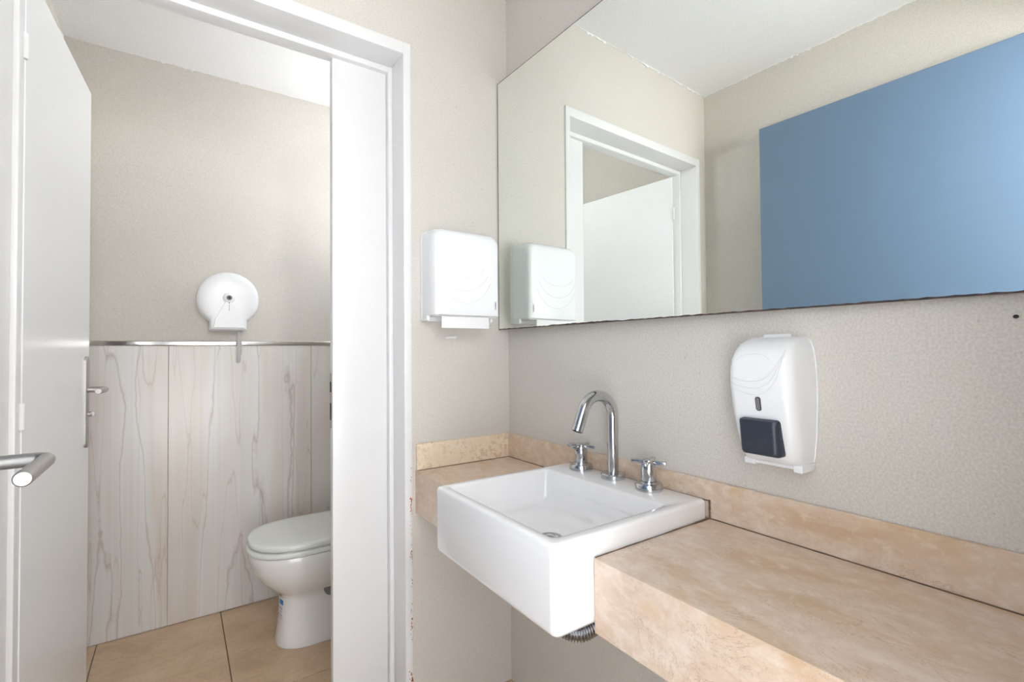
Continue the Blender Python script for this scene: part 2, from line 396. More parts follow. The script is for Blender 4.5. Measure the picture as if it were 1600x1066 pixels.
# ------------------------------------------------------------ cubicle door frame (pressed metal)
def frame_member(name, parent, axis, lo, hi):
    """U-shaped section with an outer lip, a reveal and an inner stop"""
    return None
frame = empty('trim_2', (-0.83, 0.0, 0.0), 'white painted stepped metal door frame around the cubicle doorway', 'door frame', None, 'structure')
XR0, XR1, XR2 = -0.3675, -0.3925, -0.4055
XLo, XL1, XL2 = -1.298, -1.273, -1.262
Z0, Z1, Z2 = 2.167, 2.129, 2.112
def jamb(xo, x1, x2):
    bm = bmesh.new()
    s = sorted((xo, x1)); add_box(bm, s[0], s[1], -0.008, 0.138, 0.0, Z0, 0.0035, 2)
    s = sorted((x1 + (0.004 if x1 > x2 else -0.004), x2)); add_box(bm, s[0], s[1], 0.088, 0.138, 0.0, Z1+0.004, 0.0035, 2)
    return finish(bm, 'jamb', 'white_paint', frame)
jamb_r = jamb(XR0, XR1, XR2); jamb_l = jamb(XLo, XL1, XL2)
bm = bmesh.new(); add_box(bm, XL1-0.001, XR1+0.001, -0.0078, 0.138, Z1, Z0, 0.0035, 2); add_box(bm, XL2-0.002, XR2+0.002, 0.088, 0.138, Z2, Z1+0.004, 0.0035, 2)
finish(bm, 'header', 'white_paint', frame)
# rust spots on the outer lip
rb = bmesh.new(); rnd = random.Random(11)
for zc, n, s in ((0.80, 5, 0.0035), (0.735, 16, 0.006), (0.70, 8, 0.003), (0.65, 10, 0.003), (0.58, 14, 0.0042), (0.56, 6, 0.004), (0.49, 7, 0.004), (0.41, 8, 0.004), (0.365, 10, 0.006), (0.32, 6, 0.003), (0.20, 18, 0.007), (0.17, 10, 0.006)):
    for k in range(n):
        x = -0.3700 - abs(rnd.gauss(0, 0.0035)); z = zc + rnd.gauss(0, 0.012); r = s*rnd.uniform(0.25, 0.75)
        if x < -0.388: continue
        m8 = rnd.randint(5, 8); a0 = rnd.random()*6
        pts = [(x + r*rnd.uniform(0.5, 1.0)*math.cos(a0+2*math.pi*j/m8)*0.6, z + r*rnd.uniform(0.6, 1.3)*math.sin(a0+2*math.pi*j/m8)) for j in range(m8)]
        loft(rb, [[(px, -0.0076, pz) for px, pz in pts], [(px, -0.0084, pz) for px, pz in pts]])
o = finish(rb, 'rust_spots', 'rust', jamb_r, False); o['label'] = 'flaking rust spots'; o['kind'] = 'stuff'
# side panel between frame and door opening
side = box_obj('trim_3', 'white_paint', None, -0.577, XR2-0.0005, 0.107, 0.136, 0.0, Z1, bev=0.002)
tag(side, 'narrow fixed white side panel right of the cubicle door opening', 'panel', None, 'structure')
bm = bmesh.new(); add_box(bm, -0.5795, -0.5765, 0.1095, 0.131, 0.968, 1.135, 0.0008, 1)
sp = finish(bm, 'strike_plate', 'steel', side)
bm = bmesh.new(); add_box(bm, -0.5799, -0.579, 0.113, 0.128, 1.078, 1.110); add_box(bm, -0.5799, -0.579, 0.113, 0.128, 0.993, 1.045); finish(bm, 'latch_slot', 'dark', sp, False)

# ------------------------------------------------------------ cubicle door (open, swung into the cubicle)
HX, HY, FX, FY = -1.260, 0.125, -1.219, 0.790
door = empty('door_1', (HX, HY, 0.0), 'white cubicle door swung open towards the toilet', 'door', None, 'structure')
ddir = Vector((FX-HX, FY-HY, 0)).normalized(); dn = Vector((ddir.y, -ddir.x, 0))   # dn = visible face normal (+x)
DM = Matrix((( dn.x, ddir.x, 0, HX), (dn.y, ddir.y, 0, HY), (0, 0, 1, 0), (0, 0, 0, 1)))   # local: x out of face, y along door, z up
DW = math.hypot(FX-HX, FY-HY); DT = 2.113
def dpart(bm, name, mat, parent=None, smooth=True):
    bmesh.ops.transform(bm, matrix=DM, verts=bm.verts); return finish(bm, name, mat, parent or door, smooth)
bm = bmesh.new(); add_box(bm, -0.038, 0.0, 0.004, DW, 0.012, DT, 0.0015, 1); dpart(bm, 'leaf', 'door_white')
def lever_mesh(bm, x0, xo, y, z, length, r, sgn=-1):
    R = r*1.15; pts = [(x0, y, z), (xo-R*1.2, y, z)]
    for i in range(1, 6):
        a = math.pi/2*i/6; pts.append((xo-R*1.2+R*1.2*math.sin(a), y+sgn*R*1.2*(1-math.cos(a)), z))
    pts += [(xo, y+sgn*R*1.2, z), (xo, y+sgn*(length-0.002), z), (xo, y+sgn*length, z)]
    rr = [r]*(len(pts)-1)+[r*0.85]
    tube(bm, pts, rr, 20)
HYL = DW-0.055
bm = bmesh.new(); lp = rrect(HYL-0.019, HYL+0.019, 0.888, 1.194, 0.017, 6)
loft(bm, [[(0.0, y, z) for y, z in lp], [(0.006, y, z) for y, z in lp], [(0.008, HYL+(y-HYL)*0.9, 1.041+(z-1.041)*0.985) for y, z in lp]])
plate = dpart(bm, 'handle_plate', 'steel')
bm = bmesh.new(); lever_mesh(bm, 0.006, 0.055, HYL, 1.082, 0.125, 0.0095); dpart(bm, 'lever', 'steel', plate)
bm = bmesh.new(); lathe(bm, [(0.008, 0), (0.008, 0.010), (0.0065, 0.012)], (0.007, HYL, 1.0), 20, 'x'); add_box(bm, 0.018, 0.026, HYL-0.003, HYL+0.003, 0.992, 1.008, 0.001, 1); dpart(bm, 'thumb_turn', 'steel', plate)
bm = bmesh.new()
lp = rrect(HYL-0.019, HYL+0.019, 0.888, 1.194, 0.017, 6); loft(bm, [[(-0.046, y, z) for y, z in lp], [(-0.038, y, z) for y, z in lp]])
plate2 = dpart(bm, 'handle_plate', 'steel')
bm = bmesh.new(); lever_mesh(bm, -0.044, -0.080, HYL, 1.082, 0.125, 0.0095); bm.free()
for zh in (1.915, 1.06, 0.25):
    bm = bmesh.new(); lathe(bm, [(0.0055, -0.030), (0.0055, 0.030)], (0.001, -0.003, zh), 14); dpart(bm, 'hinge', 'white_paint')

# ------------------------------------------------------------ blue entrance door, open along the left wall
BX = -1.200; BY0 = -1.262; BY1 = -0.355; BT = 2.168
bdoor = empty('door_2', (BX-0.02, BY0, FT), 'blue entrance door standing open along the left wall, seen in the mirror', 'door', None, 'structure')
bm = bmesh.new(); add_box(bm, BX-0.038, BX, BY0, BY1, FT+0.012, BT, 0.0015, 1); finish(bm, 'leaf', 'blue', bdoor)
bm = bmesh.new(); lathe(bm, [(0.026, 0), (0.026, 0.007), (0.024, 0.009)], (BX, -0.408, 1.042), 28, 'x'); rose = finish(bm, 'handle_rose', 'steel', bdoor)
bm = bmesh.new(); lever_mesh(bm, BX+0.006, BX+0.071, -0.408, 1.042, 0.150, 0.0105); finish(bm, 'lever', 'steel', rose)
for zh in (1.9, 1.1, 0.3):
    bm = bmesh.new(); lathe(bm, [(0.007, -0.045), (0.007, 0.045)], (BX-0.002, BY0-0.006, zh), 14); finish(bm, 'hinge', 'steel', bdoor)

# ------------------------------------------------------------ countertop, upstands
HC = 0.830; CD = 0.355; HA = 0.699; CY = -1.455
SY0, SY1 = -0.335, -0.787        # sink extent along the wall
counter = empty('countertop', (-0.18, -0.65, HA), 'cream marble countertop with a deep front edge, around the sink', 'countertop')
bm = bmesh.new()
def ushape(x_front, z0, z1):
    return [(-0.0005, -0.0005), (x_front, -0.0005), (x_front, SY0+0.002), (-0.120, SY0+0.002), (-0.120, SY1-0.002), (x_front, SY1-0.002), (x_front, CY), (-0.0005, CY)]
pl = ushape(-CD, 0, 0)
loft(bm, [[(x, y, HC-0.030) for x, y in pl], [(x, y, HC) for x, y in pl]])
finish(bm, 'slab', 'marble', counter, False)
for ya, yb in ((-0.0005, SY0+0.002), (SY1-0.002, CY)):
    bm = bmesh.new(); add_box(bm, -CD-0.0004, -CD+0.022, min(ya, yb), max(ya, yb), HA, HC-0.0002); finish(bm, 'front_edge', 'marble', counter, False)
for ya, yb in ((SY0+0.002, SY0+0.022), (SY1-0.022, SY1-0.002)):
    bm = bmesh.new(); add_box(bm, -CD+0.022, -0.120, ya, yb, HA, HC-0.030); finish(bm, 'cutout_side', 'marble', counter, False)
bm = bmesh.new(); add_box(bm, -0.009, -0.0005, CY, -0.0005, HC+0.001, 0.9125, 0.0012, 1)
bs = tag(finish(bm, 'backsplash', 'marble_back'), 'long cream marble upstand behind the sink taps', 'backsplash')
bm = bmesh.new(); add_box(bm, -CD+0.002, -0.0095, -0.009, -0.0005, HC+0.001, 0.9128, 0.0012, 1)
tag(finish(bm, 'backsplash', 'marble_pitted'), 'short cream marble upstand under the towel dispenser', 'backsplash')
bm = bmesh.new()
add_box(bm, -0.0104, -0.0088, CY, SY1-0.002, HC-0.0004, HC+0.0015); finish(bm, 'joint_line', 'silicone', counter, False)
bm = bmesh.new(); add_box(bm, -0.0104, -0.0088, SY0, -0.009, HC-0.0004, HC+0.0015); finish(bm, 'joint_line', 'silicone', counter, False)
bm = bmesh.new(); add_box(bm, -CD+0.002, -0.009, -0.0105, -0.0085, HC-0.0004, HC+0.0014)
j = finish(bm, 'joint_line', 'silicone', counter, False)

# ------------------------------------------------------------ sink
ST = 0.872; SB = 0.708; SF = -0.447
sink = empty('sink', (-0.23, -0.56, SB), 'white square ceramic sink set into the marble countertop', 'sink')
bm = bmesh.new()
def sl(x0, x1, y0, y1, r, z): return [(x, y, z) for x, y in rrect(x0, x1, y0, y1, r, 6)]
ya, yb = SY1+0.001, SY0-0.001
lo = [sl(SF+0.022, -0.150, ya+0.016, yb-0.016, 0.012, SB), sl(SF+0.010, -0.135, ya+0.006, yb-0.006, 0.012, SB+0.003), sl(SF+0.003, -0.126, ya+0.001, yb-0.001, 0.012, SB+0.010),
      sl(SF, -0.124, ya, yb, 0.011, SB+0.020), sl(SF, -0.124, ya, yb, 0.011, HC+0.0012), sl(SF, -0.0135, ya, yb, 0.011, HC+0.0016), sl(SF, -0.0115, ya, yb, 0.011, HC+0.005),
      sl(SF, -0.0115, ya, yb, 0.011, ST-0.008), sl(SF+0.0012, -0.0125, ya+0.0012, yb-0.0012, 0.011, ST-0.0035), sl(SF+0.004, -0.0155, ya+0.004, yb-0.004, 0.010, ST-0.0008), sl(SF+0.008, -0.019, ya+0.008, yb-0.008, 0.009, ST)]
xi0, xi1, yi0, yi1 = SF+0.020, -0.114, ya+0.024, yb-0.020
lo += [sl(xi0, xi1, yi0, yi1, 0.014, ST-0.0002), sl(xi0+0.003, xi1-0.003, yi0+0.003, yi1-0.003, 0.014, ST-0.002), sl(xi0+0.006, xi1-0.006, yi0+0.006, yi1-0.006, 0.015, ST-0.007),
       sl(xi0+0.010, xi1-0.012, yi0+0.011, yi1-0.011, 0.022, 0.805), sl(xi0+0.013, xi1-0.017, yi0+0.015, yi1-0.015, 0.028, 0.791), sl(xi0+0.020, xi1-0.026, yi0+0.023, yi1-0.023, 0.030, 0.783), sl(xi0+0.034, xi1-0.042, yi0+0.038, yi1-0.038, 0.030, 0.7795)]
def ring(r, z, cx=-0.272, cy=-0.560):
    pts = rrect(-1, 1, -1, 1, 1.0, 6); return [(cx + r*x, cy + r*y, z) for x, y in pts]
lo += [ring(0.075, 0.7775), ring(0.034, 0.7755), ring(0.031, 0.772)]
loft(bm, lo)
finish(bm, 'basin', 'ceramic', sink, True, 75)
bm = bmesh.new(); lathe(bm, [(0.0305, -0.004), (0.0305, 0.0012), (0.0285, 0.0026), (0.020, 0.0022), (0.018, -0.001), (0.006, -0.0015)], (-0.272, -0.560, 0.7758), 32); dr = finish(bm, 'drain_ring', 'chrome', sink)
bm = bmesh.new(); lathe(bm, [(0.0135, 0.0), (0.0135, 0.003), (0.011, 0.0055), (0.003, 0.0065)], (-0.272, -0.560, 0.7755), 28); finish(bm, 'drain_plug', 'chrome', dr)
# dark aged sealant where the sink meets the marble
bm = bmesh.new(); rnd = random.Random(4); pts = []
for i in range(26):
    t = i/25; pts.append((-0.352 + t*0.338, SY1-0.0016, HC+0.0006))
tube(bm, pts, [0.0008+0.0007*rnd.random()+(0.0012 if i > 21 else 0) for i in range(26)], 6)
pts = [(-0.0105, SY1-0.003, HC+0.001+0.040*i/12) for i in range(13)]
tube(bm, pts, [0.0016+0.0014*rnd.random() for i in range(13)], 6)
pts = [(-0.0105, SY1-0.002+(SY0-SY1+0.004)*i/30, ST-0.003) for i in range(31)]
tube(bm, pts, [0.0009+0.0009*rnd.random() for i in range(31)], 6)
finish(bm, 'sealant', 'silicone', sink)

# corrugated drain hose below the sink
hose = empty('drain_hose', (-0.27, -0.60, 0.60), 'ribbed grey drain hose hanging under the sink', 'hose')
ctrl = [Vector(p) for p in ((-0.300, -0.575, 0.684), (-0.325, -0.620, 0.676), (-0.336, -0.668, 0.656), (-0.318, -0.705, 0.650), (-0.270, -0.714, 0.660), (-0.20, -0.712, 0.668), (-0.10, -0.70, 0.655), (0.004, -0.69, 0.57))]
def catmull(P, t):
    n = len(P)-1; f = t*n; i = min(int(f), n-1); u = f-i
    p0, p1, p2, p3 = P[max(i-1, 0)], P[i], P[i+1], P[min(i+2, n)]
    return 0.5*((2*p1) + (p2-p0)*u + (2*p0-5*p1+4*p2-p3)*u*u + (3*p1-p0-3*p2+p3)*u**3)
bm = bmesh.new(); nn = 420; pts = [catmull(ctrl, i/nn) for i in range(nn+1)]
tube(bm, pts, [0.0175 + 0.0024*math.sin(2*math.pi*i/6.0) for i in range(nn+1)], 18)
finish(bm, 'corrugated_tube', 'hose_metal', hose, True, 80)
bm = bmesh.new(); lathe(bm, [(0.028, 0), (0.030, -0.004), (0.030, -0.024), (0.024, -0.030)], (-0.010, -0.69, 0.570), 24, 'x'); finish(bm, 'wall_collar', 'plastic', hose)

# ------------------------------------------------------------ faucet: spout and two handles
SPX, SPY = -0.047, -0.541
sp = empty('faucet_spout', (SPX, SPY, ST), 'tall curved chrome spout standing between the two tap handles', 'faucet')
bm = bmesh.new(); lathe(bm, [(0.031, 0), (0.0315, 0.002), (0.0315, 0.011), (0.029, 0.0145), (0.018, 0.0155)], (SPX, SPY, ST), 40); finish(bm, 'base_flange', 'chrome', sp)
bm = bmesh.new(); r = 0.0545; cx = SPX-r; cz = 1.031
pts = [(SPX, SPY, ST+0.012), (SPX, SPY, 0.95), (SPX, SPY, cz)]
for i in range(1, 25):
    a = math.radians(157*i/24); pts.append((cx+r*math.cos(a), SPY-0.004*i/24, cz+r*math.sin(a)))
dx, dz = -math.sin(math.radians(157)), math.cos(math.radians(157))
e = pts[-1]; pts += [(e[0]+dx*0.026, e[1], e[2]+dz*0.026), (e[0]+dx*0.0525, e[1], e[2]+dz*0.0525)]
tube(bm, pts, 0.0142, 28); finish(bm, 'pipe', 'chrome', sp)
bm = bmesh.new(); q = pts[-1]; tube(bm, [(q[0]-dx*0.001, q[1], q[2]-dz*0.001), (q[0]+dx*0.0012, q[1], q[2]+dz*0.0012)], 0.011, 20); finish(bm, 'aerator', 'dark', sp)
def tap(x, y, rot, label):
    t = empty('tap', (x, y, ST), label, 'tap', 'chrome tap handles on the sink ledge')
    bm = bmesh.new(); lathe(bm, [(0.0315, 0), (0.032, 0.002), (0.032, 0.012), (0.0295, 0.016), (0.020, 0.017), (0.019, 0.0195)], (x, y, ST), 40); finish(bm, 'base_flange', 'chrome', t)
    bm = bmesh.new(); lathe(bm, [(0.0165, 0.015), (0.0175, 0.0185), (0.0175, 0.060), (0.0165, 0.064)], (x, y, ST), 32); finish(bm, 'stem', 'chrome', t)
    bm = bmesh.new()
    for k in range(4):
        tb = bmesh.new(); add_box(tb, 0.004, 0.041, -0.0058, 0.0058, 0, 0.0085, 0.0022, 2)
        merge(bm, tb, Matrix.Translation((x, y, ST+0.0600)) @ Matrix.Rotation(rot + math.pi/2*k, 4, 'Z'))
    lathe(bm, [(0.014, 0.060), (0.014, 0.0695), (0.012, 0.071)], (x, y, ST), 28)
    finish(bm, 'cross_grip', 'chrome', t)
    bm = bmesh.new(); lathe(bm, [(0.0022, 0), (0.0022, 0.001)], (x-0.0180, y-0.003, ST+0.054), 10, 'x'); finish(bm, 'grub_screw', 'dark', t)
    return t
tap(-0.050, -0.424, 0.30, 'chrome cross tap handle left of the spout, nearer the corner')
tap(-0.055, -0.662, 0.42, 'chrome cross tap handle right of the spout, nearer the soap dispenser')

# ------------------------------------------------------------ mirror
nrm = Vector((-1.0, -0.0218, 0.0023)).normalized(); P0 = Vector((-0.0413, 0, 2.1405))
uy = Vector((0.0218*-1, 1, 0)).normalized(); uy = (uy - nrm*uy.dot(nrm)).normalized(); uz = nrm.cross(uy); uz = uz if uz.z > 0 else -uz
def mp(y, z, d=0.0):        # point on the mirror plane, d behind it
    x = P0.x - (0.0218*(y-P0.y)*1.0 - 0.0023*(z-P0.z)); return Vector((x, y, z)) - nrm*d
mirror = empty('mirror', tuple(mp(-0.65, 1.274)), 'large frameless wall mirror above the sink', 'mirror')
cs = ((-0.0045, 1.2745), (-1.292, 1.2745), (-1.292, 2.1405), (-0.0045, 2.1405))
bm = bmesh.new()
fr = [bm.verts.new(mp(y, z)) for y, z in cs]; bk = [bm.verts.new(mp(y, z, 0.005)) for y, z in cs]
f = bm.faces.new(fr); f.material_index = 0
for i in range(4):
    f = bm.faces.new((fr[i], fr[(i+1) % 4], bk[(i+1) % 4], bk[i])); f.material_index = 1
bm.faces.new(bk[::-1]).material_index = 1
finish(bm, 'glass_sheet', ['mirror', 'mirror_edge'], mirror, False)
bm = bmesh.new(); loft(bm, [[(-0.0005, y, z) for y, z in ((-0.010, 1.281), (-1.288, 1.281), (-1.288, 2.134), (-0.010, 2.134))], [tuple(mp(y, z, 0.0052)) for y, z in ((-0.010, 1.281), (-1.288, 1.281), (-1.288, 2.134), (-0.010, 2.134))]])
finish(bm, 'backing_board', 'dark', mirror, False)
bm = bmesh.new(); rnd = random.Random(9)     # tarnished, chipped lower edge
top = []; bot = []
for i in range(121):
    y = -0.0045 - 1.2875*i/120; t = 0.0012 + 0.0016*rnd.random() + (0.0015 if 0.28 < -y < 0.55 else 0)
    top.append(mp(y, 1.2745+t, -0.0003)); bot.append(mp(y, 1.2735, -0.0003))
tv = [bm.verts.new(p) for p in top]; bv = [bm.verts.new(p) for p in bot]; bb = [bm.verts.new(mp(-0.0045-1.2875*i/120, 1.2735, 0.006)) for i in range(121)]
for i in range(120): bm.faces.new((tv[i], tv[i+1], bv[i+1], bv[i])); bm.faces.new((bv[i], bv[i+1], bb[i+1], bb[i]))
o = finish(bm, 'tarnished_edge', 'mirror_edge', mirror, False); o['label'] = 'dark tarnished lower edge'
bm = bmesh.new(); loft(bm, [[tuple(mp(y, z, -0.0004)) for y, z in ((-0.0045, 1.2745), (-0.0062, 1.2745), (-0.0062, 2.1405), (-0.0045, 2.1405))], [tuple(mp(y, z, 0.004)) for y, z in ((-0.0043, 1.2745), (-0.0060, 1.2745), (-0.0060, 2.1405), (-0.0043, 2.1405))]])
finish(bm, 'side_edge', 'mirror_edge', mirror, False)
bm = bmesh.new(); loft(bm, [[tuple(mp(y, z, -0.0004)) for y, z in ((-0.0045, 2.1392), (-1.292, 2.1392), (-1.292, 2.1407), (-0.0045, 2.1407))], [tuple(mp(y, z, 0.004)) for y, z in ((-0.0045, 2.1392), (-1.292, 2.1392), (-1.292, 2.1407), (-0.0045, 2.1407))]])
finish(bm, 'top_edge', 'mirror_edge', mirror, False)

# ------------------------------------------------------------ paper towel dispenser
td = empty('paper_towel_dispenser', (-0.217, 0, 1.296), 'white plastic paper towel dispenser beside the mirror', 'dispenser')
tx0, tx1 = -0.336, -0.098
def tl(x0, x1, z0, z1, rt, rb_, y): return [(x, y, z) for x, z in rrect(x0, x1, z0, z1, (rt, rt, rb_, rb_), 8)]
bm = bmesh.new()
loft(bm, [tl(tx0, tx1, 1.312, 1.5805, 0.026, 0.003, -0.012), tl(tx0+0.001, tx1-0.001, 1.311, 1.580, 0.028, 0.003, -0.060), tl(tx0+0.002, tx1-0.002, 1.310, 1.577, 0.032, 0.003, -0.080),
          tl(tx0+0.005, tx1-0.004, 1.310, 1.572, 0.034, 0.004, -0.092), tl(tx0+0.010, tx1-0.009, 1.311, 1.566, 0.034, 0.004, -0.0985), tl(tx0+0.018, tx1-0.016, 1.313, 1.556, 0.034, 0.005, -0.1015)])
finish(bm, 'cover', 'plastic', td, True, 40)
bm = bmesh.new(); loft(bm, [tl(tx0-0.001, tx1+0.001, 1.296, 1.5815, 0.026, 0.002, -0.0003), tl(tx0-0.001, tx1+0.001, 1.296, 1.5815, 0.026, 0.002, -0.013)])
add_box(bm, tx0, tx0+0.010, -0.050, -0.012, 1.296, 1.312, 0.001, 1); add_box(bm, tx1-0.010, tx1, -0.050, -0.012, 1.296, 1.312, 0.001, 1)
finish(bm, 'back_plate', 'plastic', td)
box_obj('outlet_slot', 'plastic_line', td, tx0+0.012, tx1-0.012, -0.088, -0.014, 1.308, 1.3115)
bm = bmesh.new(); loft(bm, [[(x, -0.1008, z) for x, z in rrect(-0.1225, -0.1165, 1.330, 1.362, 0.0025, 4)], [(x, -0.1026, z) for x, z in rrect(-0.1225, -0.1165, 1.330, 1.362, 0.0025, 4)]])
lw_ = finish(bm, 'level_slot', 'cream_plastic', td)
bm = bmesh.new(); add_box(bm, -0.1208, -0.1182, -0.1031, -0.1024, 1.334, 1.357); lathe(bm, [(0.0021, 0), (0.0021, -0.0008)], (-0.1195, -0.1028, 1.346), 12, 'y'); finish(bm, 'slot_mark', 'grey_window', lw_, False)
bm = bmesh.new()
for (cx_, cz_, rx, rz, a0, a1) in ((-0.235, 1.475, 0.078, 0.045, 195, 342), (-0.232, 1.470, 0.092, 0.082, 200, 338), (-0.228, 1.465, 0.100, 0.115, 205, 335)):
    tube(bm, [(cx_+rx*math.cos(math.radians(a0+(a1-a0)*i/36)), -0.1014, cz_+rz*math.sin(math.radians(a0+(a1-a0)*i/36))) for i in range(37)], 0.0011, 6)
finish(bm, 'relief_arcs', 'plastic_line', td)
bm = bmesh.new(); add_box(bm, -0.308, -0.140, -0.0945, -0.0925, 1.272, 1.307); add_box(bm, -0.306, -0.142, -0.0918, -0.0905, 1.2735, 1.307)
tw = tag(finish(bm, 'paper_towel', 'paper', None, False), 'white folded paper towel hanging out of the dispenser beside the mirror', 'paper towel')

# ------------------------------------------------------------ soap dispenser
sd = empty('soap_dispenser', (0, -0.947, 0.975), 'white plastic soap dispenser with a dark push button, below the mirror', 'dispenser')
SC = -0.947
prof = [(0.985, 0.046, 0.0500), (0.989, 0.058, 0.0515), (1.000, 0.066, 0.0540), (1.040, 0.078, 0.0580), (1.090, 0.090, 0.0600), (1.130, 0.0965, 0.0605), (1.160, 0.098, 0.0597), (1.180, 0.095, 0.0580), (1.197, 0.086, 0.0555), (1.209, 0.073, 0.0525), (1.217, 0.056, 0.0480), (1.221, 0.036, 0.0430)]
def sd_loop(z, d, w, n=8):
    r = min(0.024, d*0.45); pts = [(-0.003, SC+w+0.001), (-0.003, SC-w-0.001)]
    for i in range(n+1):
        a = math.radians(90*i/n); pts.append((-(d-r) - r*math.sin(a), SC-(w-r*0.8) - r*0.8*math.cos(a)))
    for i in range(n+1):
        a = math.radians(90*i/n); pts.append((-(d-r) - r*math.cos(a), SC+(w-r*0.8) + r*0.8*math.sin(a)))
    return [(x, y, z) for x, y in pts]
def interp(prof, z):
    for a, c in zip(prof, prof[1:]):
        if a[0] <= z <= c[0]:
            t = (z-a[0])/(c[0]-a[0]); return a[1]+(c[1]-a[1])*t, a[2]+(c[2]-a[2])*t
    return prof[-1][1:]
bm = bmesh.new(); loft(bm, [sd_loop(*p) for p in prof]); finish(bm, 'housing', 'plastic', sd, True, 50)
bm = bmesh.new(); hw_ = [(0.976, 0.050), (0.978, 0.0515), (1.000, 0.0565), (1.040, 0.0605), (1.090, 0.0625), (1.140, 0.0625), (1.175, 0.0610), (1.200, 0.0580), (1.214, 0.0530), (1.2215, 0.0450), (1.2225, 0.0420)]
lp = [(SC+w, z) for z, w in hw_] + [(SC-w, z) for z, w in reversed(hw_)]
loft(bm, [[(-0.0003, y, z) for y, z in lp], [(-0.004, y, z) for y, z in lp]])
lp = rrect(SC-0.026, SC+0.026, 1.216, 1.2275, 0.003, 4); loft(bm, [[(-0.001, y, z) for y, z in lp], [(-0.020, y, z) for y, z in lp]])
add_box(bm, -0.052, -0.003, SC-0.056, SC-0.040, 0.976, 0.990, 0.002, 2); add_box(bm, -0.050, -0.003, SC-0.040, SC+0.040, 0.981, 0.988, 0.001, 1); add_box(bm, -0.052, -0.003, SC+0.030, SC+0.052, 0.978, 0.990, 0.002, 2)
finish(bm, 'wall_bracket', 'plastic', sd)
def on_front(y, z, out=0.0):
    d, w = interp(prof, z); return (-(d+out), y, z)
# push button: tilted block standing proud of the lower front
bm = bmesh.new()
def btn(out, y0, y1, z0, z1, r): 
    return [(-(0.070 + 0.0 + (z-1.0)*0.24 + out*(1.0 + 0.6*(1.065-z)/0.06)), y, z) for y, z in rrect(y0, y1, z0, z1, r, 5)]
loft(bm, [btn(-0.004, SC-0.036, SC+0.036, 1.004, 1.072, 0.006), btn(0.008, SC-0.035, SC+0.036, 1.004, 1.071, 0.006), btn(0.0125, SC-0.031, SC+0.033, 1.006, 1.069, 0.007), btn(0.0140, SC-0.026, SC+0.029, 1.009, 1.065, 0.007)])
bt = finish(bm, 'push_button', 'navy', sd, True, 40)
bm = bmesh.new(); t = btn(0.0142, SC-0.016, SC+0.016, 1.022, 1.054, 0.0158); t2 = btn(0.0134, SC-0.014, SC+0.014, 1.024, 1.052, 0.0138)
loft(bm, [btn(0.0130, SC-0.017, SC+0.017, 1.021, 1.055, 0.0165), t, t2]); finish(bm, 'thumb_dimple', 'navy', bt)
bm = bmesh.new(); lp = rrect(SC-0.0048, SC+0.0048, 1.086, 1.112, 0.0045, 6)
def fr_loop(lp, o_): return [on_front(y, z, o_) for y, z in lp]
loft(bm, [fr_loop(lp, -0.002), fr_loop(lp, 0.0014)]); wd = finish(bm, 'level_window_rim', 'dark', sd)
lp = rrect(SC-0.0034, SC+0.0034, 1.0875, 1.1105, 0.0032, 6); bm = bmesh.new(); loft(bm, [fr_loop(lp, 0.0), fr_loop(lp, 0.0019)]); finish(bm, 'level_window', 'grey_window', wd)
bm = bmesh.new()
def front_x(y, z):
    d, w = interp(prof, z); r = min(0.024, d*0.45); e = abs(y-SC) - (w-r*0.8)
    return -(d-r) - r*math.sqrt(max(0.0, 1-(max(0.0, e)/(r*0.8))**2))
for k in range(3):
    P = ((SC+0.0535, 1.149-0.009*k), (SC-0.026-0.004*k, 1.116-0.017*k), (SC-0.0465, 1.197-0.003*k)); pts = []
    for i in range(31):
        t = i/30; y = (1-t)**2*P[0][0]+2*t*(1-t)*P[1][0]+t*t*P[2][0]; z = (1-t)**2*P[0][1]+2*t*(1-t)*P[1][1]+t*t*P[2][1]
        pts.append((front_x(y, z), y, z))
    tube(bm, pts, 0.0010, 6)
tube(bm, [(front_x(SC+0.008+0.030*math.cos(a), 1.178+0.012*math.sin(a))+0.0003, SC+0.008+0.030*math.cos(a), 1.178+0.012*math.sin(a)) for a in [math.pi*i/20 for i in range(21)]], 0.0009, 6)
finish(bm, 'relief_arcs', 'plastic_line', sd)

# ------------------------------------------------------------ jumbo toilet roll dispenser on the far wall
RX, RZ, RR = -0.775, 1.4475, 0.122
rd = empty('toilet_roll_dispenser', (RX, YF, 1.306), 'round white jumbo toilet roll dispenser on the cubicle wall', 'dispenser')
def rd_loop(R, foot_w, foot_z, y, n=44):
    pts = []; a0 = math.asin(foot_w/R)
    for i in range(n+1):
        a = -math.pi/2 + a0 + (2*math.pi-2*a0)*i/n; pts.append((RX+R*math.cos(a), y, RZ+R*math.sin(a)))
    pts += [(RX-foot_w, y, (RZ-R*math.cos(a0)+foot_z)/2), (RX-foot_w, y, foot_z), (RX+foot_w, y, foot_z), (RX+foot_w, y, (RZ-R*math.cos(a0)+foot_z)/2)]
    return pts
bm = bmesh.new(); loft(bm, [rd_loop(RR, 0.074, 1.306, YF-0.0003), rd_loop(RR, 0.074, 1.306, YF-0.030)]); finish(bm, 'back_case', 'plastic', rd)
bm = bmesh.new(); Y = YF-0.031
loft(bm, [rd_loop(RR+0.001, 0.074, 1.3055, Y), rd_loop(RR+0.001, 0.0735, 1.3055, Y-0.070), rd_loop(RR-0.003, 0.0715, 1.307, Y-0.079), rd_loop(RR-0.012, 0.068, 1.311, Y-0.085), rd_loop(RR-0.028, 0.064, 1.318, Y-0.088), rd_loop(RR-0.055, 0.054, 1.345, Y-0.0895)])
cv = finish(bm, 'cover', 'plastic', rd, True, 40); YC = Y-0.0895
